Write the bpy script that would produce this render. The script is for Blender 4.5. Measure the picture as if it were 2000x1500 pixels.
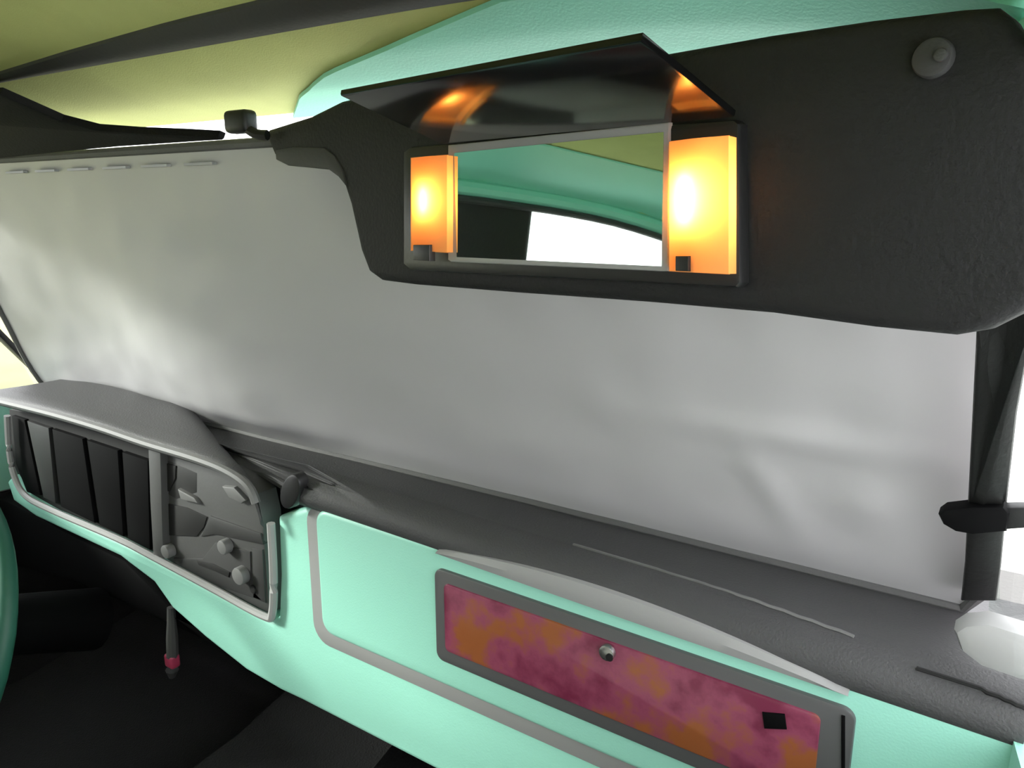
import bpy, bmesh, math, random
from mathutils import Vector, Matrix, noise
random.seed(4)
scene = bpy.context.scene
for o in list(bpy.data.objects): bpy.data.objects.remove(o)
COL = scene.collection

# ------------------------------------------------------------------ camera
CX, CZ = 0.77, 0.95                       # eye point: passenger side of the cabin, x = 0 is the car's centre line
F = 1500.0; YAW = math.radians(33.5); PIT = math.radians(13.2)
FW = Vector((-math.sin(YAW)*math.cos(PIT), math.cos(YAW)*math.cos(PIT), -math.sin(PIT)))
RT = Vector((math.cos(YAW), math.sin(YAW), 0)); UP = RT.cross(FW)
cam_d = bpy.data.cameras.new('camera'); cam_d.sensor_width = 36; cam_d.lens = 36*F/2000; cam_d.clip_start = 0.02
cam = bpy.data.objects.new('camera', cam_d); COL.objects.link(cam)
cam.location = (CX, 0, CZ)
cam.rotation_euler = (math.pi/2-PIT, 0, YAW)
scene.camera = cam

# ------------------------------------------------------------------ light
w = bpy.data.worlds.new('overcast'); scene.world = w; w.use_nodes = True
bg = w.node_tree.nodes['Background']; bg.inputs[0].default_value = (0.99, 0.94, 1.0, 1); bg.inputs[1].default_value = 3.2
sun_d = bpy.data.lights.new('hazy_sun', 'SUN'); sun_d.energy = 3.6; sun_d.angle = math.radians(11); sun_d.color = (1, .97, .92)
sun = bpy.data.objects.new('hazy_sun', sun_d); COL.objects.link(sun)
sun.rotation_euler = Vector((0.70, 0.42, -0.33)).to_track_quat('-Z', 'Y').to_euler()
vs = scene.view_settings; vs.view_transform = 'Standard'; vs.look = 'None'; vs.gamma = 1; vs.use_curve_mapping = False
vs.exposure = 0.80

# ------------------------------------------------------------------ helpers
def lin(c):
    return tuple((v/255/12.92 if v/255 <= .04045 else ((v/255+.055)/1.055)**2.4) for v in c)
def ray(x, y): return FW + RT*((x-1000)/F) + UP*((750-y)/F)
def pt(x, y, Y):                           # point of the cabin that lies on the cross plane at depth Y
    r = ray(x, y); return Vector((CX+r.x/r.y*Y, Y, CZ+r.z/r.y*Y))
def rel(x, y, z): return Vector((CX+x, y, CZ+z))

MATS = {}
def mat(name, c, rough=.5, metal=0, spec=.5, bump=0, bscale=200, var=0, vscale=8, c2=None, coat=0):
    m = bpy.data.materials.new(name); m.use_nodes = True; nt = m.node_tree; b = nt.nodes['Principled BSDF']
    b.inputs['Base Color'].default_value = (*lin(c), 1); b.inputs['Roughness'].default_value = rough
    b.inputs['Metallic'].default_value = metal; b.inputs['Specular IOR Level'].default_value = spec
    b.inputs['Coat Weight'].default_value = coat; b.inputs['Coat Roughness'].default_value = .15
    tc = nt.nodes.new('ShaderNodeTexCoord')
    if bump:
        n = nt.nodes.new('ShaderNodeTexNoise'); n.inputs['Scale'].default_value = bscale; n.inputs['Detail'].default_value = 4
        bp = nt.nodes.new('ShaderNodeBump'); bp.inputs['Strength'].default_value = bump; bp.inputs['Distance'].default_value = .002
        nt.links.new(tc.outputs['Object'], n.inputs['Vector']); nt.links.new(n.outputs['Fac'], bp.inputs['Height'])
        nt.links.new(bp.outputs['Normal'], b.inputs['Normal'])
    if var or c2:
        n = nt.nodes.new('ShaderNodeTexNoise'); n.inputs['Scale'].default_value = vscale; n.inputs['Detail'].default_value = 5
        n.inputs['Roughness'].default_value = .6
        r = nt.nodes.new('ShaderNodeValToRGB'); r.color_ramp.elements[0].position = .38; r.color_ramp.elements[1].position = .64
        a = lin(c); bcol = lin(c2) if c2 else tuple(v*(1-var) for v in a)
        r.color_ramp.elements[0].color = (*a, 1); r.color_ramp.elements[1].color = (*bcol, 1)
        nt.links.new(tc.outputs['Object'], n.inputs['Vector']); nt.links.new(n.outputs['Fac'], r.inputs['Fac'])
        nt.links.new(r.outputs['Color'], b.inputs['Base Color'])
    MATS[name] = m; return m

mat('mint', (152, 214, 196), .42, bump=.12, bscale=500, coat=.15)
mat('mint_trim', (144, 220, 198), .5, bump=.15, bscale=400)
mat('cream', (200, 206, 134), .75, bump=.25, bscale=600, var=.12, vscale=5)
mat('pad', (66, 66, 67), .62, bump=.35, bscale=420, var=.1)
mat('hood', (64, 64, 65), .55, bump=.3, bscale=420)
mat('grey_trim', (150, 150, 150), .4, bump=.1)
mat('lip_grey', (106, 106, 106), .5)
mat('light_trim', (158, 158, 158), .35)
mat('chrome', (190, 190, 190), .22, metal=.9)
mat('bezel_grey', (76, 76, 76), .5, bump=.1)
mat('black_plastic', (24, 24, 25), .45, bump=.08)
mat('black_gloss', (12, 12, 13), .13, spec=.4)
mat('knob_grey', (108, 108, 108), .5)
mat('visor_black', (17, 17, 18), .8, spec=.2, bump=.4, bscale=300)
mat('black_vinyl', (32, 32, 33), .7, spec=.3, bump=.4, bscale=300)
mat('black_panel', (13, 13, 14), .7, spec=.06)
mat('pale_cloth', (200, 200, 190), .9, bump=.4, bscale=300)  # seats made pale to bounce light up to the headliner
mat('void', (6, 6, 6), .8)
mat('carpet', (15, 15, 16), .95, bump=.8, bscale=350, var=.35, vscale=12)
mat('seat_cloth', (34, 35, 36), .9, bump=.5, bscale=300)
mat('seat_cream', (214, 204, 160), .8, bump=.3, bscale=300)
mat('red_plastic', (176, 62, 92), .4)
mat('wood', (112, 40, 66), .3, c2=(156, 88, 64), vscale=18, coat=.25)
r_ = [n for n in MATS['wood'].node_tree.nodes if n.type == 'VALTORGB'][0].color_ramp
e_ = r_.elements.new(.5); e_.color = (*lin((138, 66, 90)), 1); r_.elements[2].position = .60; r_.elements[2].color = (*lin((142, 82, 46)), 1)
mat('wood_frame', (96, 96, 97), .4, metal=.3)
mat('pillar_black', (15, 15, 15), .6, bump=.2)
mat('grass', (132, 134, 88), .95, var=.35, vscale=.8, bump=.5, bscale=30)
mat('concrete', (214, 216, 210), .9, var=.1, vscale=.5)
mat('rubber', (58, 58, 59), .7, bump=.2)
# silver sunshade fabric: aluminised, a little crumpled
m = mat('silver', (191, 190, 192), .5, metal=.12, bump=.5, bscale=26)
mat('binding', (92, 92, 92), .7, bump=.3, bscale=400)
# mirror
m = mat('mirror', (215, 228, 220), .015, metal=1)
# thin window glass
m = bpy.data.materials.new('glass'); m.use_nodes = True; nt = m.node_tree; nt.nodes.clear()
o_ = nt.nodes.new('ShaderNodeOutputMaterial'); tr = nt.nodes.new('ShaderNodeBsdfTransparent'); gl = nt.nodes.new('ShaderNodeBsdfGlossy')
gl.inputs['Roughness'].default_value = .02; tr.inputs[0].default_value = (.94, .97, .95, 1)
lw0 = nt.nodes.new('ShaderNodeLayerWeight'); lw1 = nt.nodes.new('ShaderNodeMath'); lw1.operation = 'POWER'; lw1.inputs[1].default_value = 5
lw = nt.nodes.new('ShaderNodeMath'); lw.operation = 'MULTIPLY_ADD'; lw.inputs[1].default_value = .2; lw.inputs[2].default_value = .03
nt.links.new(lw0.outputs['Facing'], lw1.inputs[0]); nt.links.new(lw1.outputs[0], lw.inputs[0]); mx = nt.nodes.new('ShaderNodeMixShader')
nt.links.new(lw.outputs[0], mx.inputs[0]); nt.links.new(tr.outputs[0], mx.inputs[1]); nt.links.new(gl.outputs[0], mx.inputs[2])
nt.links.new(mx.outputs[0], o_.inputs[0]); MATS['glass'] = m
# amber lamp diffuser and bulb
m = bpy.data.materials.new('diffuser'); m.use_nodes = True; nt = m.node_tree; nt.nodes.clear()
o_ = nt.nodes.new('ShaderNodeOutputMaterial'); tl = nt.nodes.new('ShaderNodeBsdfTranslucent'); df = nt.nodes.new('ShaderNodeBsdfDiffuse')
tl.inputs[0].default_value = (1, .62, .26, 1); df.inputs[0].default_value = (.75, .5, .25, 1); mx = nt.nodes.new('ShaderNodeMixShader'); mx.inputs[0].default_value = .3
nt.links.new(tl.outputs[0], mx.inputs[1]); nt.links.new(df.outputs[0], mx.inputs[2]); nt.links.new(mx.outputs[0], o_.inputs[0]); MATS['diffuser'] = m
m = bpy.data.materials.new('bulb'); m.use_nodes = True; b = m.node_tree.nodes['Principled BSDF']
b.inputs['Emission Color'].default_value = (1, .60, .22, 1); b.inputs['Emission Strength'].default_value = 62; MATS['bulb'] = m
m2 = m.copy(); m2.node_tree.nodes['Principled BSDF'].inputs['Emission Strength'].default_value = 92; MATS['bulb_bright'] = m2
mat('teal_dark', (42, 98, 82), .5); mat('door_cloth', (120, 118, 116), .9, bump=.3); mat('seam_grey', (140, 140, 140), .6)
mat('lamp_well', (214, 150, 90), .5)

def wloc(p):
    v = Vector((0, 0, 0))
    while p is not None: v += p.location; p = p.parent
    return v
def base_of(vs_):
    return Vector(((min(v[0] for v in vs_)+max(v[0] for v in vs_))/2, (min(v[1] for v in vs_)+max(v[1] for v in vs_))/2, min(v[2] for v in vs_)))
def finish(bm, name, m, parent=None, smooth=35, sharp=True):
    bmesh.ops.recalc_face_normals(bm, faces=bm.faces)
    vs_ = [v.co.copy() for v in bm.verts]
    org = base_of(vs_)
    for v in bm.verts: v.co -= org
    me = bpy.data.meshes.new(name); bm.to_mesh(me); bm.free()
    me.materials.append(MATS[m])
    if smooth:
        me.polygons.foreach_set('use_smooth', [True]*len(me.polygons))
        me.set_sharp_from_angle(angle=math.radians(smooth))
    o = bpy.data.objects.new(name, me); COL.objects.link(o)
    o.parent = parent; o.location = org-(wloc(parent) if parent else Vector((0, 0, 0)))
    return o
def tag(o, label, cat, group=None):
    o['label'] = label; o['category'] = cat
    if group: o['group'] = group
    return o
def struct(o, label=None, cat=None):
    o['kind'] = 'structure'
    if label: o['label'] = label
    if cat: o['category'] = cat
    return o
def thing(name, loc, label, cat, group=None):
    o = bpy.data.objects.new(name, None); COL.objects.link(o); o.location = loc; o.empty_display_size = .05
    return tag(o, label, cat, group)

def prism(front, back, bev=0, seg=2):
    """solid between two matching outlines; the front rim is rounded"""
    bm = bmesh.new(); n = len(front)
    a = [bm.verts.new(p) for p in front]; b = [bm.verts.new(p) for p in back]
    ff = bm.faces.new(a); bm.faces.new(list(reversed(b)))
    for i in range(n): bm.faces.new((a[i], b[i], b[(i+1) % n], a[(i+1) % n]))
    if bev:
        bm.normal_update()
        bmesh.ops.bevel(bm, geom=list(ff.edges), offset=bev, segments=seg, profile=.5, affect='EDGES', clamp_overlap=True)
    return bm
def plate(px, Y, th, bev=0, seg=2):         # outline on the cross plane Y, extruded away from the cabin
    f = [pt(x, y, Y) for x, y in px]
    return prism(f, [p+Vector((0, th, 0)) for p in f], bev, seg)
def round_rect(x0, x1, z0, z1, r, n=6):
    out = []
    for cx, cz, a0 in ((x1-r, z1-r, 0), (x0+r, z1-r, 90), (x0+r, z0+r, 180), (x1-r, z0+r, 270)):
        for k in range(n+1):
            a = math.radians(a0+90*k/n); out.append((cx+r*math.cos(a), cz+r*math.sin(a)))
    return out
def smooth_path(P, sub=6):
    out = []
    P = [Vector(p) for p in P]
    for i in range(len(P)-1):
        p0 = P[max(i-1, 0)]; p1 = P[i]; p2 = P[i+1]; p3 = P[min(i+2, len(P)-1)]
        for k in range(sub):
            t = k/sub
            out.append(.5*((2*p1)+(p2-p0)*t+(2*p0-5*p1+4*p2-p3)*t*t+(3*p1-p0-3*p2+p3)*t**3))
    out.append(P[-1]); return out
def tube(P, r, n=10, closed=False, bm=None, rad=None):
    bm = bm or bmesh.new(); rings = []; N = len(P)
    up = Vector((0, 0, 1))
    for i, p in enumerate(P):
        if closed: t = (P[(i+1) % N]-P[i-1])
        else: t = P[min(i+1, N-1)]-P[max(i-1, 0)]
        t.normalize()
        s = t.cross(up)
        if s.length < .1: s = t.cross(Vector((0, 1, 0)))
        s.normalize(); q = s.cross(t); rr = rad[i] if rad else r
        rings.append([bm.verts.new(p+(s*math.cos(a)+q*math.sin(a))*rr) for a in [2*math.pi*k/n for k in range(n)]])
    for i in range(N if closed else N-1):
        A = rings[i]; B = rings[(i+1) % N]
        for k in range(n): bm.faces.new((A[k], A[(k+1) % n], B[(k+1) % n], B[k]))
    if not closed:
        bm.faces.new(rings[0]); bm.faces.new(rings[-1])
    return bm
def grid(rows, thick=None, closed=False):
    """surface through rows of points; thick = offset vector makes it a slab"""
    bm = bmesh.new()
    A = [[bm.verts.new(p) for p in r] for r in rows]
    for i in range(len(A)-1):
        for j in range(len(A[0])-1): bm.faces.new((A[i][j], A[i][j+1], A[i+1][j+1], A[i+1][j]))
    if thick is not None:
        B = [[bm.verts.new(Vector(p)+thick) for p in r] for r in rows]
        for i in range(len(B)-1):
            for j in range(len(B[0])-1): bm.faces.new((B[i][j], B[i+1][j], B[i+1][j+1], B[i][j+1]))
        R = len(A)-1; C = len(A[0])-1
        for i in range(R):
            bm.faces.new((A[i][0], A[i+1][0], B[i+1][0], B[i][0])); bm.faces.new((A[i][C], B[i][C], B[i+1][C], A[i+1][C]))
        for j in range(C):
            bm.faces.new((A[0][j], B[0][j], B[0][j+1], A[0][j+1])); bm.faces.new((A[R][j], A[R][j+1], B[R][j+1], B[R][j]))
    return bm
def box(c, s, bev=.004, rot=None):
    bm = bmesh.new(); bmesh.ops.create_cube(bm, size=1)
    for v in bm.verts: v.co = Vector((v.co.x*s[0], v.co.y*s[1], v.co.z*s[2]))
    if bev: bmesh.ops.bevel(bm, geom=list(bm.edges), offset=bev, segments=3, profile=.5, affect='EDGES')
    for v in bm.verts:
        if rot: v.co = rot @ v.co
        v.co += Vector(c)
    return bm
def disc(c, axis, r, h, n=24, bev=0):
    q = Vector(axis).to_track_quat('Z', 'Y'); c = Vector(c)
    f = [c+q @ Vector((r*math.cos(2*math.pi*k/n), r*math.sin(2*math.pi*k/n), h)) for k in range(n)]
    return prism(f, [p-(q @ Vector((0, 0, h))) for p in f], bev)

def interp(tab, x):
    if x <= tab[0][0]: return tab[0][1]
    for (a, va), (b, vb) in zip(tab, tab[1:]):
        if x <= b: return va+(vb-va)*(x-a)/(b-a)
    return tab[-1][1]

# ================================================================== THE SETTING
def side_x(y):                              # half width of the cabin at depth y
    return interp([(-1.9, .80), (-1.2, .89), (.1, .895), (.75, .785), (.95, .76)], y)
ROOF = [(-1.75, .66), (-1.55, .98), (-1.3, 1.09), (-.9, 1.165), (-.3, 1.19), (.2, 1.175), (.36, 1.152), (.42, 1.131), (.47, 1.103), (.52, 1.079), (.56, 1.065), (.60, 1.058), (.64, 1.052)]
def roof_z(x, y):
    return interp(ROOF, y)-.065*(abs(x)/.80)**6
# floor
ys = [-1.75, -1.2, -.6, -.1, .3, .6, .87]
rows = [[Vector((s*side_x(y)*k, y, 0 if y < .5 else (y-.5)*.25)) for k, s in ((1, -1), (.25, -1), (.14, -1), (.14, 1), (.25, 1), (1, 1))] for y in ys]
for r in rows: r[2].z += .16; r[3].z += .16
struct(finish(grid(rows, Vector((0, 0, -.03))), 'floor', 'carpet'), 'black carpeted footwell floor with a raised centre tunnel', 'floor')
# ground outside
bm = bmesh.new(); v = [bm.verts.new(p) for p in ((-40, -40, -.32), (40, -40, -.32), (40, 40, -.32), (-40, 40, -.32))]; bm.faces.new(v)
struct(finish(bm, 'ground', 'concrete'), 'pale paved ground outside the car', 'ground')
bm = bmesh.new(); v = [bm.verts.new(p) for p in ((-38, -38, -.30), (-1.9, -38, -.30), (-1.9, 38, -.30), (-38, 38, -.30))]; bm.faces.new(v)
struct(finish(bm, 'lawn', 'grass'), 'dry yellow green lawn beside the car', 'lawn')
# roof lining: cream vinyl, with a mint light pool coloured in above the passenger visor
def roof_rows(y0, y1, ny, xa, xb, nx, dz=0):
    rows = []
    for i in range(ny+1):
        y = y0+(y1-y0)*i/ny; A = xa(y); B = xb(y)
        rows.append([Vector((A+(B-A)*j/nx, y, roof_z(A+(B-A)*j/nx, y)+dz)) for j in range(nx+1)])
    return rows
hw = lambda y: min(side_x(y)-.045, .80 if y > .3 else .83)-(.03 if y > .45 else 0)
ceil = struct(finish(grid(roof_rows(-1.75, .64, 60, lambda y: -hw(y), hw, 32), Vector((0, 0, .03))), 'ceiling', 'cream'), 'cream vinyl headliner of the car roof', 'ceiling')
# pool of mint-tinted light coloured onto the headliner (curved left border)
pool_edge = [(.485, .44), (.50, .375), (.51, .33), (.525, .265), (.54, .205), (.555, .17), (.578, .125), (.638, .045)]
o = finish(grid(roof_rows(.485, .638, 24, lambda y: interp(pool_edge, y), hw, 20, -.006), Vector((0, 0, .004))), 'mint_light_pool', 'mint_trim', ceil); o['label'] = 'pool of mint-tinted light coloured onto the headliner'
# dark roof bow across the lining
bow = []
for i in range(9):
    a = i/8
    row = []
    for j in range(33):
        x = -.74+1.46*j/32; ya = interp([(-.45, .477), (-.28, .473), (-.1, .464), (.1, .456), (.3, .453)], x); y = ya+(.484-ya)*a; z = roof_z(x, y)-.003-.003*math.sin(math.pi*a)
        row.append(Vector((x, y, z)))
    bow.append(row)
struct(finish(grid(bow, Vector((0, 0, .008))), 'trim_1', 'rubber'), 'dark grey seam strip across the headliner', 'trim')
# windscreen header and glass (behind the sunshade)
WB, WT = (.775, .595), (.638, 1.050)        # (y, z) base and top of the windscreen
def ws(x, t): return Vector((x, WB[0]+(WT[0]-WB[0])*t-.05*(x/.78)**2*0, WB[1]+(WT[1]-WB[1])*t))
rows = [[ws((-1+2*j/12)*(.79-.06*i/6), i/6) for j in range(13)] for i in range(7)]
struct(finish(grid(rows, Vector((0, .005, 0))), 'window_1', 'glass'), 'windscreen glass behind the silver sunshade', 'window')
# firewall
rows = [[Vector((x, .84-.05*(k/3 > .6), z)) for x in (-.86, -.3, .3, .86)] for k, z in enumerate((0.02, .2, .4, .58))]
struct(finish(grid(rows, Vector((0, .03, 0))), 'wall_front', 'carpet'), 'black firewall at the end of the footwell', 'wall')
# doors / side walls
BELT = .585
def side_wall(s, name, lab):
    yy = [.88, .6, .35, .1, -.3, -.8, -1.2, -1.75]
    rows = [[Vector((s*(side_x(y)+(.0 if z > .3 else -.01)), y, z)) for y in yy] for z in (0, .15, .3, .45, .55, BELT)]
    return struct(finish(grid(rows, Vector((s*.04, 0, 0))), name, 'door_cloth'), lab, 'wall')
wl = side_wall(-1, 'wall_left', 'grey and mint door trim panel on the far driver side')
wr = side_wall(1, 'wall_right', 'grey and mint door trim panel on the passenger side')
for s, wpar in ((-1, wl), (1, wr)):
    rows = [[Vector((s*(side_x(y)-.012), y, zz)) for y in (.80, .6, .35, .1)] for zz in (.42, .5, BELT+.01)]
    finish(grid(rows, Vector((s*.01, 0, 0))), 'door_cap', 'mint', wpar)
    rows = [[Vector((s*(side_x(y)-.013), y, zz)) for y in (.86, .6, .35, .1)] for zz in (.0, .2, .415)]
    finish(grid(rows, Vector((s*.01, 0, 0))), 'kick_panel', 'carpet', wpar)
rows = [[Vector((x, -1.75, z)) for x in (-.85, 0, .85)] for z in (0, .35, .66)]
struct(finish(grid(rows, Vector((0, -.04, 0))), 'wall_rear', 'seat_cloth'), 'dark bulkhead behind the rear bench', 'wall')
def top_x(y): return side_x(y)-.065
def railz(y): return roof_z(hw(y), y)-.012
n_win = 2
TR = 2
for s, side in ((-1, 'left'), (1, 'right')):
    for (y0, y1, lab) in ((.70, -.25, 'front door'), (-.51, -1.22, 'rear door')):
        rows = []
        for i in range(5):
            t = i/4; r = []
            for j in range(9):
                u = j/8
                yb = y0+(y1-y0)*u
                ytop = max(min(yb, .53-.03*u), -1.22)
                y = yb+(ytop-yb)*t
                r.append(Vector((s*(side_x(y)-.01-.055*t), y, BELT+(railz(min(y, .55))-BELT)*t)))
            rows.append(r)
        struct(finish(grid(rows, Vector((s*.004, 0, 0))), 'window_%d' % n_win, 'glass'), '%s window glass on the %s side' % (lab, 'driver' if s < 0 else 'passenger'), 'window'); n_win += 1
    # side rail above the glass (painted), pillars
    P = smooth_path([(s*(hw(y)-.004), y, railz(y)-.004) for y in (.545, .45, .3, 0, -.4, -.8, -1.2, -1.45)], 5)
    struct(finish(tube(P, .022), 'trim_%d' % TR, 'mint_trim'), 'mint roof rail above the %s windows' % ('driver side' if s < 0 else 'passenger side'), 'trim'); TR += 1
    rows = [[Vector((s*(hw(y)-.012-.27*k/6), y, roof_z(hw(y)-.012-.27*k/6, y)-.006)) for k in range(7)] for y in [.05-1.35*i/14 for i in range(15)]]
    finish(grid(rows, Vector((0, 0, .004))), 'side_board', 'mint_trim', ceil)
    P = smooth_path([(s*(hw(y)-.012), y, railz(y)-.034) for y in (.50, .3, 0, -.4, -.8, -1.2)], 5)
    struct(finish(tube(P, .010), 'trim_%d' % TR, 'rubber'), 'dark weather strip along the top of the %s windows' % ('driver side' if s < 0 else 'passenger side'), 'trim'); TR += 1
    for (yb, yt, wb, wt, lab) in ((-.38, -.38, .135, .125, 'door pillar'), (-1.28, -1.24, .10, .12, 'rear roof pillar')):
        f = []
        for z, y, ww in ((BELT-.03, yb, wb), (railz(yt)+.01, yt, wt)):
            xx = s*(side_x(y)-.02-(.055 if z > .8 else 0))
            f.append((xx, y, ww, z))
        (x0, ya, w0, z0), (x1, yb2, w1, z1) = f
        fr = [Vector((x0, ya-w0, z0)), Vector((x0, ya+w0, z0)), Vector((x1, yb2+w1, z1)), Vector((x1, yb2-w1, z1))]
        struct(finish(prism(fr, [p+Vector((s*.035, 0, 0)) for p in fr], .006), 'trim_%d' % TR, 'pillar_black'), 'black %s on the %s side' % (lab, 'driver' if s < 0 else 'passenger'), 'trim'); TR += 1
# rear window
rows = [[Vector(((-1+2*j/8)*(.66-.06*i/5), -1.72+.2*i/5, .68+.29*i/5)) for j in range(9)] for i in range(6)]
struct(finish(grid(rows, Vector((0, -.005, 0))), 'window_%d' % n_win, 'glass'), 'rear window glass', 'window')
# rear parcel shelf
struct(finish(box((0, -1.62, .64), (1.5, .26, .03), .006), 'shelf', 'seat_cloth'), 'dark parcel shelf under the rear window', 'shelf')

# A pillars, passenger and driver side
def pillar(s, px=None):
    if px:
        f = [pt(x, y, Y) for x, y, Y in px]
    return prism(f, [p+Vector((.004, .035, .01)) for p in f], .004)
apx = [(1922, 130, .44), (1914, 380, .455), (1908, 600, .485), (1905, 680, .515), (1899, 800, .555), (1890, 980, .615), (1884, 1100, .66), (1876, 1175, .69),
       (1946, 1175, .69), (1955, 1110, .66), (1968, 970, .615), (1986, 810, .555), (2008, 690, .515), (2035, 590, .485), (2075, 380, .455), (2095, 130, .44)]
fr = [pt(*q) for q in apx]
struct(finish(prism(fr, [p+Vector((0, .012, 0)) for p in fr], .003), 'trim_%d' % TR, 'pillar_black'), 'black windscreen pillar at the right end of the silver sunshade', 'trim'); TR += 1
fr2 = [Vector((-p.x, p.y, p.z)) for p in fr]
struct(finish(prism(fr2, [p+Vector((0, .012, 0)) for p in fr2], .003), 'trim_%d' % TR, 'pillar_black'), 'black windscreen pillar on the driver side', 'trim'); TR += 1

# ================================================================== SUNSHADE
def shade_pt(x, t):                         # t 0 base .. 1 top
    y = .722+(.552-.722)*t; z = CZ-.343+(.062+.343)*t
    return Vector((x, y, z))
SH_L = [(0, -.735), (.06, -.75), (.12, -.752), (.45, -.728), (.8, -.67), (.95, -.63), (1, -.60)]
SH_R = [(0, .762), (.03, .772), (.08, .777), (.3, .770), (.62, .760), (.80, .745), (.9, .73), (.96, .70), (1, .65)]
def shade_disp(x, t):
    d = .006*math.sin(x*5+1)*math.sin(math.pi*t)
    d += .004*noise.noise(Vector((x*6, t*3, 1.3)))+.0022*noise.noise(Vector((x*17, t*8, 4.1)))
    # buckles near the ends
    def g(cx, ct, sx, st, a, rot=0):
        X = (x-cx); T = (t-ct)*.44; c_, s_ = math.cos(rot), math.sin(rot)
        return a*math.exp(-((X*c_+T*s_)/sx)**2-((-X*s_+T*c_)/st)**2)
    d += g(.62, .36, .10, .012, .006) + g(.60, .22, .05, .012, .006, -1.1) + g(.68, .22, .02, .02, .004)
    d += .030*max(0, (-x-.40)/.35)**2
    d += g(-.17, .22, .20, .14, .038) + g(-.10, .20, .07, .03, .006, -1.0)
    return d
NX, NT = 120, 40
rows = []
for i in range(NT+1):
    t = i/NT; a = interp(SH_L, t); b = interp(SH_R, t); r = []
    for j in range(NX+1):
        x = a+(b-a)*j/NX; p = shade_pt(x, t); p.y -= shade_disp(x, t)*min(1, 8*min(t, 1-t)+(.2 if x > -.4 else .2+.8*min(1, (-x-.4)/.2))); r.append(p)
    rows.append(r)
shade = thing('windscreen_sunshade', shade_pt(0, 0), 'silver grey folding sunshade propped across the whole windscreen', 'sunshade')
finish(grid(rows, Vector((0, .004, .001))), 'panel', 'silver', shade, smooth=60)
edge = [rows[0][j] for j in range(0, NX+1, 3)]+[rows[i][NX] for i in range(2, NT+1, 2)]+[rows[NT][j] for j in range(NX-3, -1, -3)]+[rows[i][0] for i in range(NT-2, 0, -2)]
finish(tube(edge, .0055, 8, True), 'edge_binding', 'binding', shade)
# light stitches along the top hem
for k in range(9):
    x = -.70+.085*k; t = .955
    p = shade_pt(x, t); p.y -= .0065
    a = [p+Vector((-.026, 0, -.0015)), p+Vector((.026, 0, -.0015)), p+Vector((.026, 0, .0015)), p+Vector((-.026, 0, .0015))]
    finish(prism(a, [q+Vector((0, .006, 0)) for q in a]), 'hem_stitch', 'light_trim', shade)

# ================================================================== DASHBOARD
DF = .58
dash = thing('dashboard', (0, .65, .2), 'mint green dashboard with dark padded top, instrument binnacle and wood inlay', 'dashboard')
# mint face with chin
face_px = [(540, 1010), (596, 990), (640, 985), (2040, 1440), (2400, 1700), (2400, 2150), (1500, 1860), (1180, 1683), (850, 1507), (590, 1372), (548, 1352), (480, 1312), (400, 1248), (335, 1190), (300, 1140),
           (250, 1102), (235, 1090), (150, 1050), (70, 1012), (25, 980), (12, 940), (22, 930), (45, 968), (100, 1000), (230, 1056), (300, 1092), (420, 1156), (530, 1214), (541, 1205), (544, 1120)]
f = [pt(x, y, DF) for x, y in face_px]
finish(prism(f, [p+Vector((0, .05, 0)) for p in f], .009, 3), 'face_panel', 'mint', dash)
# dark void behind the face
finish(box((0, .69, .44), (1.5, .14, .24), .01), 'inner_carrier', 'void', dash)
# passenger panel with gasket
z = lambda v: CZ+v*DF
X = lambda v: CX+v*DF
def rr(x0, x1, z0, z1, r, Y): return [Vector((a, Y, b)) for a, b in round_rect(x0, x1, z0, z1, r)]
def slant(P, k):                            # the panel's long edges drop a little towards the door
    return [p+Vector((0, 0, -k*(p.x-X(-1.16)))) for p in P]
G = DF-.004
P = slant(rr(CX-1.171*G, CX+.055, CZ-.912*G, CZ-.596*G, .026, G), .008)
gas = finish(prism(P, [q+Vector((0, .02, 0)) for q in P], .001), 'panel_gasket', 'seam_grey', dash)
G = DF-.014
P = slant(rr(CX-1.148*G, CX+.047, CZ-.886*G, CZ-.603*G, .02, G), .008)
panel = finish(prism(P, [q+Vector((0, .02, 0)) for q in P], .006, 3), 'passenger_panel', 'mint', dash)
# wood inlay
G = DF-.018
P = slant(rr(CX-.834*G, CX-.112*G, CZ-.832*G, CZ-.644*G, .010, G), .014)
fr_ = finish(prism(P, [q+Vector((0, .02, 0)) for q in P], .002), 'inlay_frame', 'wood_frame', panel)
G = DF-.020
P = slant(rr(CX-.834*G+.012, CX-.112*G-.024, CZ-.832*G+.014, CZ-.644*G-.014, .006, G), .014)
finish(prism(P, [q+Vector((0, .02, 0)) for q in P], .0015), 'wood_inlay', 'wood', panel)
q = pt(1188, 1272, DF-.021); finish(disc(q, (0, -1, 0), .0075, .005, 20, .0015), 'lock_button', 'chrome', panel)
q2 = q+Vector((.004, -.0052, -.002)); finish(disc(q2, (0, -1, 0), .0035, .001, 12), 'keyhole', 'void', panel)
e = [pt(x, y, DF-.0215) for x, y in ((1488, 1392), (1532, 1396), (1536, 1426), (1492, 1424))]
finish(prism(e, [p+Vector((0, .004, 0)) for p in e], .001), 'badge', 'black_panel', panel)
e = [pt(x, y, DF-.0195) for x, y in ((1643, 1398), (1650, 1400), (1650, 1520), (1643, 1516))]
finish(prism(e, [p+Vector((0, .004, 0)) for p in e], .0005), 'frame_groove', 'black_panel', panel)

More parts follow.
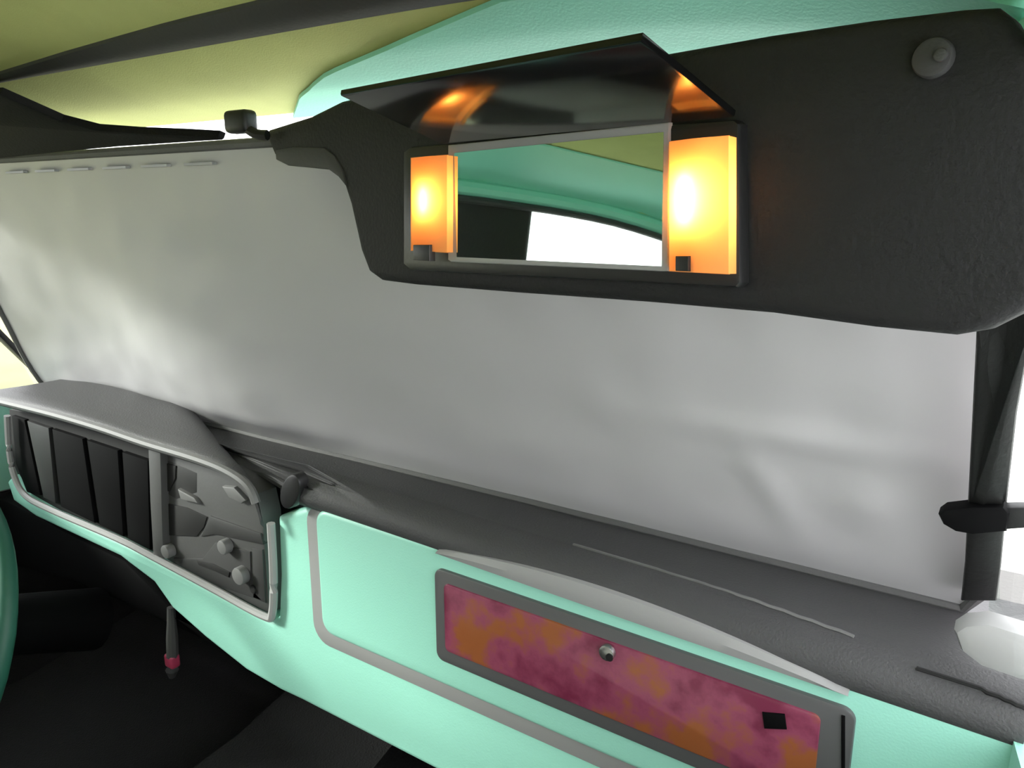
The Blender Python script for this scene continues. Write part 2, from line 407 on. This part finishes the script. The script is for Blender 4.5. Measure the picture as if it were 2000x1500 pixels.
# padded top: a profile swept along the dash, right of the binnacle
def pad_profile(xr):                        # xr = x relative to the eye / DF  -> list of (y, z, )
    top = interp([(-1.35, -.585), (-1.13, -.592), (-.66, -.606), (-.4, -.614), (.1, -.626)], xr)*DF
    return [(.600, top-.012), (.572, top-.004), (.5655, top+.004), (.564, top+.012), (.5675, top+.022), (.577, top+.030), (.60, top+.0345), (.64, -.335), (.70, -.342), (.735, -.347), (.775, -.35), (.78, -.39)]
rows = []
for j in range(12):
    x0 = (-.745, -.745, -.745, -.745, -.75, -.82, -.98)[j] if j < 7 else -1.48
    r = []
    for i in range(61):
        xx = x0+(.040-x0)*i/60; y, zz = pad_profile(xx/DF)[j]; s_ = min(1, max(0, (-.695-xx)/.05)); s_ = s_*s_*(3-2*s_)*(j < 7); zz -= .032*s_; y += .034*s_; r.append(rel(xx, y, zz))
    rows.append(r)
finish(grid(rows), 'top_pad', 'pad', dash, smooth=50)
# paler grey strip along the pad roll, widest ahead of the passenger
rows = []
for i in range(41):
    u = i/40; xr = -.80+.68*u
    top = interp([(-1.35, -.585), (-1.13, -.592), (-.66, -.606), (-.4, -.614), (.1, -.626)], xr)*DF
    h = .004+.017*math.sin(math.pi*min(1, u*1.02))**.7
    rows.append([rel(xr*DF, .5655, top-.001), rel(xr*DF, .5600, top+.002), rel(xr*DF, .5590, top+h*.6), rel(xr*DF, .5625, top+h), rel(xr*DF, .569, top+h+.001)])
rows = [[r[j] for r in rows] for j in range(5)]
finish(grid(rows), 'grey_strip', 'grey_trim', dash)
# two fine seams on the pad
for (a, b, w0, m_) in (((1120, 1064), (1668, 1243), .0016, 'lip_grey'), ((1790, 1305), (2020, 1392), .0018, 'void'), ((500, 842), (850, 936), .0016, 'void')):
    P = []
    for k in range(21):
        t = k/20; x = a[0]+(b[0]-a[0])*t; y = a[1]+(b[1]-a[1])*t-6*math.sin(math.pi*t)
        xr = ray(x, y).x/ray(x, y).y
        prof = pad_profile(xr)
        # walk along the ray to the pad surface
        r = ray(x, y); best = None
        for (y0, z0), (y1, z1) in zip(prof, prof[1:]):
            for s_ in range(13):
                yy = y0+(y1-y0)*s_/12; zz = z0+(z1-z0)*s_/12
                e_ = abs(r.z/r.y*yy-zz)
                if best is None or e_ < best[0]-1e-5: best = (e_, yy, zz)
        P.append(rel(r.x/r.y*best[1], best[1]-.0004, best[2]+.0004))
    finish(tube(P, w0, 6), 'pad_seam', m_, dash)
# instrument binnacle hood
hood_px = [(-30, 772), (20, 784), (110, 806), (200, 832), (290, 862), (390, 892), (450, 916), (490, 945), (508, 985), (516, 1015)]
lip = smooth_path([pt(x, y, .565) for x, y in hood_px], 5)
back = []
for p in lip:
    back.append(p)
rows = []
for k, (dy, dz) in enumerate(((0, -.012), (-.006, -.004), (-.004, .003), (.006, .007), (.03, .009), (.07, .010), (.105, .006), (.128, 0), (.135, -.03))):
    r = []
    for i, p in enumerate(lip):
        u = i/(len(lip)-1)
        drop = 0
        # behind the lip the hood settles on the pad level
        zt = p.z+dz
        if dy > .01:
            lvl = CZ-.322-.018*max(0, (u-.55)/.45)+(-.02 if dy > .13 else 0)
            f_ = min(1, (dy-.006)/.05); zt = p.z+.007+(max(lvl, p.z+.004)-p.z-.007)*f_ if u < .8 else p.z+.007+(lvl-.012-p.z-.007)*f_
        k_ = min(1, max(0, dy)/.135); r.append(Vector((lip[0].x+(p.x-lip[0].x)*(1-.42*k_), p.y+dy, zt)))
    rows.append(r)
hood = finish(grid(rows), 'binnacle_hood', 'hood', dash, smooth=60)
finish(tube([p+Vector((0, -.004, -.002)) for p in lip[3:-6]], .0058, 8), 'hood_lip', 'lip_grey', hood)
# binnacle: recess, gauge panels, divider, bright surround
bin_px = [(18, 800), (110, 815), (280, 872), (400, 905), (480, 945), (512, 1000), (530, 1205), (420, 1150), (300, 1088), (100, 995), (48, 962), (25, 900)]
f = [pt(x, y, .593) for x, y in bin_px]
binn = finish(prism(f, [p+Vector((0, .02, 0)) for p in f]), 'binnacle', 'void', dash)
gp = [[(22, 812), (47, 820), (78, 968), (52, 962), (30, 905)], [(52, 822), (94, 836), (108, 984), (84, 972)], [(101, 838), (160, 857), (184, 1022), (118, 990)],
      [(169, 860), (229, 880), (240, 1048), (194, 1026)], [(238, 883), (288, 900), (292, 1074), (249, 1052)]]
for k, g in enumerate(gp):
    f = [pt(x, y, .586) for x, y in g]
    gg = finish(prism(f, [p+Vector((0, .012, 0)) for p in f], .002), 'gauge_panel', 'bezel_grey' if k == 1 else 'black_panel', binn)
    if k == 1: MATS['gauge_side'] = mat('gauge_side', (40, 40, 40), .5); gg.data.materials[0] = MATS['gauge_side']
f = [pt(x, y, .572) for x, y in ((288, 868), (312, 876), (318, 1092), (298, 1084), (292, 980))]
finish(prism(f, [p+Vector((0, .05, 0)) for p in f], .003), 'divider', 'bezel_grey', binn)
surround = smooth_path([pt(x, y, .574) for x, y in ((14, 812), (18, 880), (28, 930), (50, 968), (100, 996), (230, 1052), (300, 1088), (420, 1152), (515, 1203), (532, 1196), (534, 1120), (529, 1022))], 5)
finish(tube(surround, .0052, 8), 'surround', 'light_trim', binn)
# centre control panel
f = [pt(x, y, .584) for x, y in ((314, 878), (400, 908), (470, 935), (502, 965), (512, 1010), (526, 1200), (420, 1146), (318, 1090))]
ctl = finish(prism(f, [p+Vector((0, .03, 0)) for p in f], .003), 'control_panel', 'bezel_grey', dash)
mat('slot_dark', (44, 44, 44), .6)
def cpart(name, px, Y, th, m_, bev=.002, par=None):
    f = [pt(x, y, Y) for x, y in px]
    return finish(prism(f, [p+Vector((0, th, 0)) for p in f], bev), name, m_, par or ctl)
cpart('vent_opening', [(320, 897), (344, 906), (384, 924), (384, 962), (344, 975), (322, 962)], .5835, .012, 'slot_dark', .001)
cpart('vent_slot', [(321, 904), (343, 910), (342, 935), (330, 960), (321, 958)], .582, .004, 'void', .0005)
cpart('vent_louvre', [(346, 955), (378, 972), (386, 984), (352, 976)], .578, .012, 'knob_grey')
cpart('vent_louvre', [(432, 950), (456, 952), (480, 978), (470, 984), (446, 972)], .578, .012, 'knob_grey')
cpart('radio_opening', [(328, 984), (365, 992), (404, 1010), (398, 1030), (384, 1048), (330, 1046)], .5825, .012, 'void', .001)
cpart('radio_face', [(410, 1008), (508, 1042), (514, 1064), (420, 1044), (392, 1048)], .582, .008, 'slot_dark', .001)
cpart('climate_face', [(338, 1090), (395, 1092), (420, 1060), (488, 1078), (490, 1150), (515, 1175), (430, 1146), (340, 1100)], .582, .006, 'slot_dark', .001)
cpart('climate_face', [(492, 1070), (512, 1074), (518, 1178), (494, 1168)], .582, .006, 'slot_dark', .001)
cpart('climate_slot', [(384, 1096), (416, 1102), (448, 1118), (446, 1128), (420, 1116), (388, 1104)], .5805, .004, 'void', .0005)
for (x, y, r, m_) in ((336, 1073, .010, 'knob_grey'), (447, 1064, .010, 'knob_grey'), (478, 1120, .012, 'knob_grey'), (497, 1150, .006, 'void')):
    finish(disc(pt(x, y, .583), (0, -1, 0), r, .012 if m_ != 'void' else .004, 20, .002), 'knob', m_, ctl)
# black plug on the pad beside the binnacle
cpart('pad_plug', [(565+19*math.cos(a_)+5*math.sin(a_), 961-34*math.sin(a_)) for a_ in [2*math.pi*k/24 for k in range(24)]], .560, .014, 'black_plastic', .003, dash)
# dash end by the passenger door, window light painted in as paler grey
cpart('lit_dash_end', [(1862, 1236), (1884, 1222), (1930, 1218), (2020, 1246), (2060, 1266), (2060, 1350), (1990, 1332), (1915, 1306), (1876, 1276)], .566, .02, 'light_trim', .006, dash)
# under-dash knee board
rows = []
for y, zz in ((.60, .335), (.62, .30), (.68, .26), (.78, .25)):
    rows.append([Vector((x, y, zz)) for x in (-.74, -.3, 0, .3, .77)])
finish(grid(rows), 'knee_board', 'black_panel', dash)
kb = [pt(x, y, .60) for x, y in ((-60, 950), (25, 985), (150, 1052), (240, 1094), (335, 1192), (330, 1220), (150, 1140), (-60, 1080))]
finish(prism(kb, [p+Vector((0, .03, 0)) for p in kb], .008), 'knee_cover', 'black_panel', dash)

# ================================================================== PASSENGER VISOR
VL = Vector((CX-.5076, .5076, 0)); VR = Vector((CX-.0207, .4136, 0)); VU = (VR-VL).normalized(); VN = Vector((VU.y, -VU.x, 0))   # VN points into the cabin
if VN.y > 0: VN = -VN
VN = (VN+Vector((0, 0, .05))).normalized()
def vp(x, y, off=0):                         # on the visor face, off metres towards the cabin
    r = ray(x, y); o0 = Vector((CX, 0, CZ)); base = VL+VN*off; base.z = CZ
    t = (base-o0).dot(VN)/r.dot(VN); return o0+r*t
def vplate(px, off, th, bev=0, seg=2):
    f = [vp(x, y, off) for x, y in px]
    return prism(f, [p-VN*th for p in f], bev, seg)
visor = thing('sun_visor', vp(1300, 600), 'large black vinyl sun visor lowered on the passenger side with a lit vanity mirror', 'sun visor')
vis_px = [(518, 252), (600, 226), (660, 196), (760, 172), (900, 148), (1100, 122), (1300, 100), (1500, 64), (1700, 34), (1880, 12), (1945, 8), (1975, 30), (2010, 90), (2090, 200), (2100, 480), (2050, 575), (1985, 615), (1925, 645), (1860, 656), (1700, 640), (1500, 612), (1250, 590), (1000, 572), (800, 556), (738, 548), (716, 532), (700, 490), (680, 400), (664, 350), (640, 326), (560, 318), (532, 304), (522, 280)]
finish(vplate(vis_px, 0, .018, .008, 4), 'visor_body', 'black_vinyl', visor)
cl = vplate([(536, 292), (570, 286), (632, 288), (652, 304), (668, 334), (676, 366), (660, 346), (640, 331), (560, 323), (538, 312)], .002, .006, .002)
finish(cl, 'end_seam', 'rubber', visor)
q = vp(1825, 115, .001); finish(disc(q, VN, .0088, .005, 28, .002), 'pivot_cap', 'rubber', visor)
q = vp(1838, 108, .008); finish(disc(q, VN, .003, .002, 14, .001), 'pivot_screw', 'hood', visor)
# vanity unit
bz = finish(vplate([(786, 296), (800, 286), (1432, 232), (1442, 240), (1446, 552), (1436, 562), (800, 528), (786, 516)], .010, .010, .003), 'vanity_bezel', 'black_plastic', visor)
# mirror with bevelled grey frame
fm = finish(vplate([(874, 283), (1306, 238), (1304, 530), (1290, 530), (880, 512), (874, 508)], .0125, .004, .0015), 'mirror_frame', 'grey_trim', bz)
mi = finish(vplate([(887, 299), (1296, 258), (1292, 520), (892, 502)], .0132, .003, 0), 'mirror', 'mirror', bz, smooth=0)
# lamps: well, bulb, diffuser
def lamp(x0, x1, y0a, y0b, y1a, y1b, cxp, cyp, bm_='bulb'):
    lm = finish(vplate([(x0, y0a), (x1, y0b), (x1, y1b), (x0, y1a)], .0108, .0015, 0), 'lamp_well', 'lamp_well', bz)
    hh = 24 if bm_ == 'bulb' else 46
    a = vp(cxp, cyp-hh, .0155); b = vp(cxp, cyp+hh, .0155)
    mid = [a+(b-a)*k/6 for k in range(7)]
    finish(tube(mid, .0022, 8, rad=[.0010, .0019, .0022, .0022, .0022, .0019, .0010]), 'bulb', bm_, bz)
    f = [(x0+1, y0a+1), (x1-1, y0b+1), (x1-1, y1b-1), (x0+1, y1a-1)]
    c4 = [vp(x, y, .0185) for x, y in f]
    nx, nz = 6, 10; rows = []
    for i in range(nz+1):
        v_ = i/nz; l = c4[0]+(c4[3]-c4[0])*v_; r_ = c4[1]+(c4[2]-c4[1])*v_
        rows.append([l+(r_-l)*j/nx+VN*.003*math.sin(math.pi*j/nx) for j in range(nx+1)])
    # front lens plus side walls back to the bezel
    bm = grid(rows)
    ring = [rows[0][j] for j in range(nx+1)]+[rows[i][nx] for i in range(1, nz+1)]+[rows[nz][j] for j in range(nx-1, -1, -1)]+[rows[i][0] for i in range(nz-1, 0, -1)]
    va = [bm.verts.new(p) for p in ring]; vb = [bm.verts.new(p-VN*.0085) for p in ring]
    for k in range(len(ring)): bm.faces.new((va[k], va[(k+1) % len(ring)], vb[(k+1) % len(ring)], vb[k]))
    bmesh.ops.remove_doubles(bm, verts=bm.verts, dist=1e-5)
    finish(bm, 'lamp_lens', 'diffuser', bz)
lamp(802, 874, 308, 302, 490, 494, 838, 392)
lamp(1306, 1424, 276, 264, 530, 536, 1348, 390, 'bulb_bright')
finish(vplate([(1318, 500), (1344, 500), (1344, 530), (1318, 529)], .024, .006, .001), 'lamp_switch', 'black_plastic', bz)
finish(vplate([(806, 478), (838, 478), (838, 510), (806, 508)], .024, .006, .001), 'lamp_switch', 'black_plastic', bz)
# flip-up cover, opened towards the cabin
hl = vp(862, 282, .016); hr = vp(1434, 230, .016)
LH, LA = .089, math.radians(76)
dirv = Vector((0, 0, math.cos(LA)))+VN*math.sin(LA)
c4 = [hl, hr, hr+dirv*LH, hl+dirv*LH]
nl = (c4[1]-c4[0]).cross(dirv).normalized()
if nl.y > 0: nl = -nl
lid = finish(prism(c4, [p-nl*.004 for p in c4], .0015), 'mirror_cover', 'black_gloss', visor)

# ================================================================== DRIVER VISOR AND CLIP
def on_plane(x, y, z0, y0, k):               # plane z = z0 + (y0 - Y) * k, relative to the eye
    r = ray(x, y); Yv = (z0+y0*k)/(r.z/r.y+k); return pt(x, y, Yv)
dv_px = [(0, 186), (60, 212), (120, 238), (190, 256), (270, 262), (360, 266), (425, 270), (436, 275), (400, 277), (230, 288), (100, 300), (0, 310)]
f = [on_plane(x, y, .066, .53, .34) for x, y in dv_px]
f += [Vector((x, y, CZ+.066+(.53-y)*.34)) for x, y in ((-.60, .538), (-.635, .525), (-.65, .50), (-.65, .42), (-.635, .385), (-.60, .372), (-.5, .370), (-.3, .382))]
dvis = finish(prism(f, [p+Vector((0, .004, .008)) for p in f], .003), 'sun_visor', 'visor_black')
tag(dvis, 'black driver side sun visor folded up under the headliner at upper left', 'sun visor')
c = on_plane(470, 238, .088, .50, .34)
clip = thing('visor_clip', c+Vector((0, 0, -.02)), 'small black visor clip on the headliner between the two visors', 'clip')
finish(box(c, (.034, .018, .022), .005), 'clip_body', 'black_plastic', clip)
finish(tube(smooth_path([c+Vector((.0, -.004, 0)), c+Vector((.02, .0, -.012)), c+Vector((.034, .004, -.014))], 5), .005, 8), 'clip_arm', 'black_plastic', clip)

# ================================================================== SMALL THINGS
# clip on the right pillar
pc = thing('pillar_clip', pt(1900, 1040, .60), 'black cross clip gripping the right windscreen pillar beside the sunshade', 'clip')
f = [pt(x, y, .605) for x, y in ((1832, 1006), (1846, 996), (1900, 990), (1960, 990), (1972, 1004), (1966, 1040), (1900, 1046), (1866, 1040), (1842, 1026))]
finish(prism(f, [p+Vector((0, .018, 0)) for p in f], .003), 'clip_jaw', 'black_panel', pc)
f = [pt(x, y, .610) for x, y in ((1955, 992), (2040, 990), (2040, 1030), (1955, 1036))]
finish(prism(f, [p+Vector((0, .012, 0)) for p in f], .002), 'clip_arm', 'black_plastic', pc)
# pull handle with red tip under the dash
pl = thing('pull_handle', pt(333, 1312, .60), 'grey pull handle with a red tip hanging below the mint dash edge', 'handle')
stem = [pt(334, 1186, .60), pt(335, 1215, .598), pt(336, 1245, .596), pt(337, 1282, .594)]
finish(tube(stem, .008, 10, rad=[.006, .007, .009, .009]), 'stem', 'bezel_grey', pl)
finish(box((stem[-1]+pt(336, 1296, .594))/2, (.021, .016, .022), .004), 'grip', 'red_plastic', pl)
f = [pt(336, 1308, .594), pt(336, 1322, .594)]
finish(tube(f, .009, 10, rad=[.010, .005]), 'end_cap', 'rubber', pl)

# steering wheel (its rim just enters at the lower left) and column
swc = rel(-1.203, .352, -.575)
sw = thing('steering_wheel', swc+Vector((0, 0, -.2)), 'mint steering wheel whose rim shows at the lower left edge', 'steering wheel')
tilt = Matrix.Rotation(math.radians(-22), 3, 'X')
def swp(a, r, d=0): return swc+tilt @ Vector((r*math.cos(a), d, r*math.sin(a)))
finish(tube([swp(2*math.pi*k/48, .2) for k in range(48)], .0125, 12, True), 'rim', 'teal_dark', sw)
finish(disc(swp(0, 0, .03), tilt @ Vector((0, -1, 0)), .062, .045, 28, .012), 'hub', 'black_plastic', sw)
for a in (0.15, math.pi-.15, -math.pi/2):
    finish(tube([swp(a, .05, .012), swp(a, .12, .008), swp(a, .195, 0)], .012, 8), 'spoke', 'black_plastic', sw)
finish(tube([swp(0, 0, .02), swp(0, 0, .12), swp(0, 0, .24)], .042, 16, rad=[.036, .045, .05]), 'column_shroud', 'black_panel', sw)

# driver seat, rear bench (seen in the vanity mirror), unseen passenger seat added to bounce light
def seat(cx, label, wdt=.5):
    st = thing('front_seat', (cx, -.25, .02), label, 'seat', 'front seats')
    finish(box((cx, -.18, .22), (wdt, .5, .16), .05), 'cushion', 'pale_cloth', st)
    rt_ = Matrix.Rotation(math.radians(14), 3, 'X')
    finish(box((cx, -.50, .50), (wdt-.02, .13, .52), .05, rt_), 'backrest', 'pale_cloth', st)
    finish(box((cx, -.585, .845), (.26, .09, .15), .035, rt_), 'headrest', 'seat_cloth', st)
    for s in (-.06, .06):
        finish(tube([Vector((cx+s, -.565, .73)), Vector((cx+s, -.585, .82))], .006, 8), 'headrest_post', 'chrome', st)
    finish(box((cx, -.2, .09), (.4, .42, .12), .01), 'rail_base', 'black_plastic', st)
    return st
seat(-.40, 'pale cloth driver seat with dark headrest behind the steering wheel')
seat(.40, 'pale cloth passenger seat with dark headrest, out of view, added to bounce light onto the headliner')
rb = thing('rear_bench', (0, -1.3, .02), 'pale cloth rear bench seat at the back of the cabin', 'seat')
finish(box((0, -1.18, .24), (1.4, .46, .2), .06), 'cushion', 'pale_cloth', rb)
finish(box((0, -1.46, .46), (1.4, .14, .44), .05, Matrix.Rotation(math.radians(18), 3, 'X')), 'backrest', 'pale_cloth', rb)
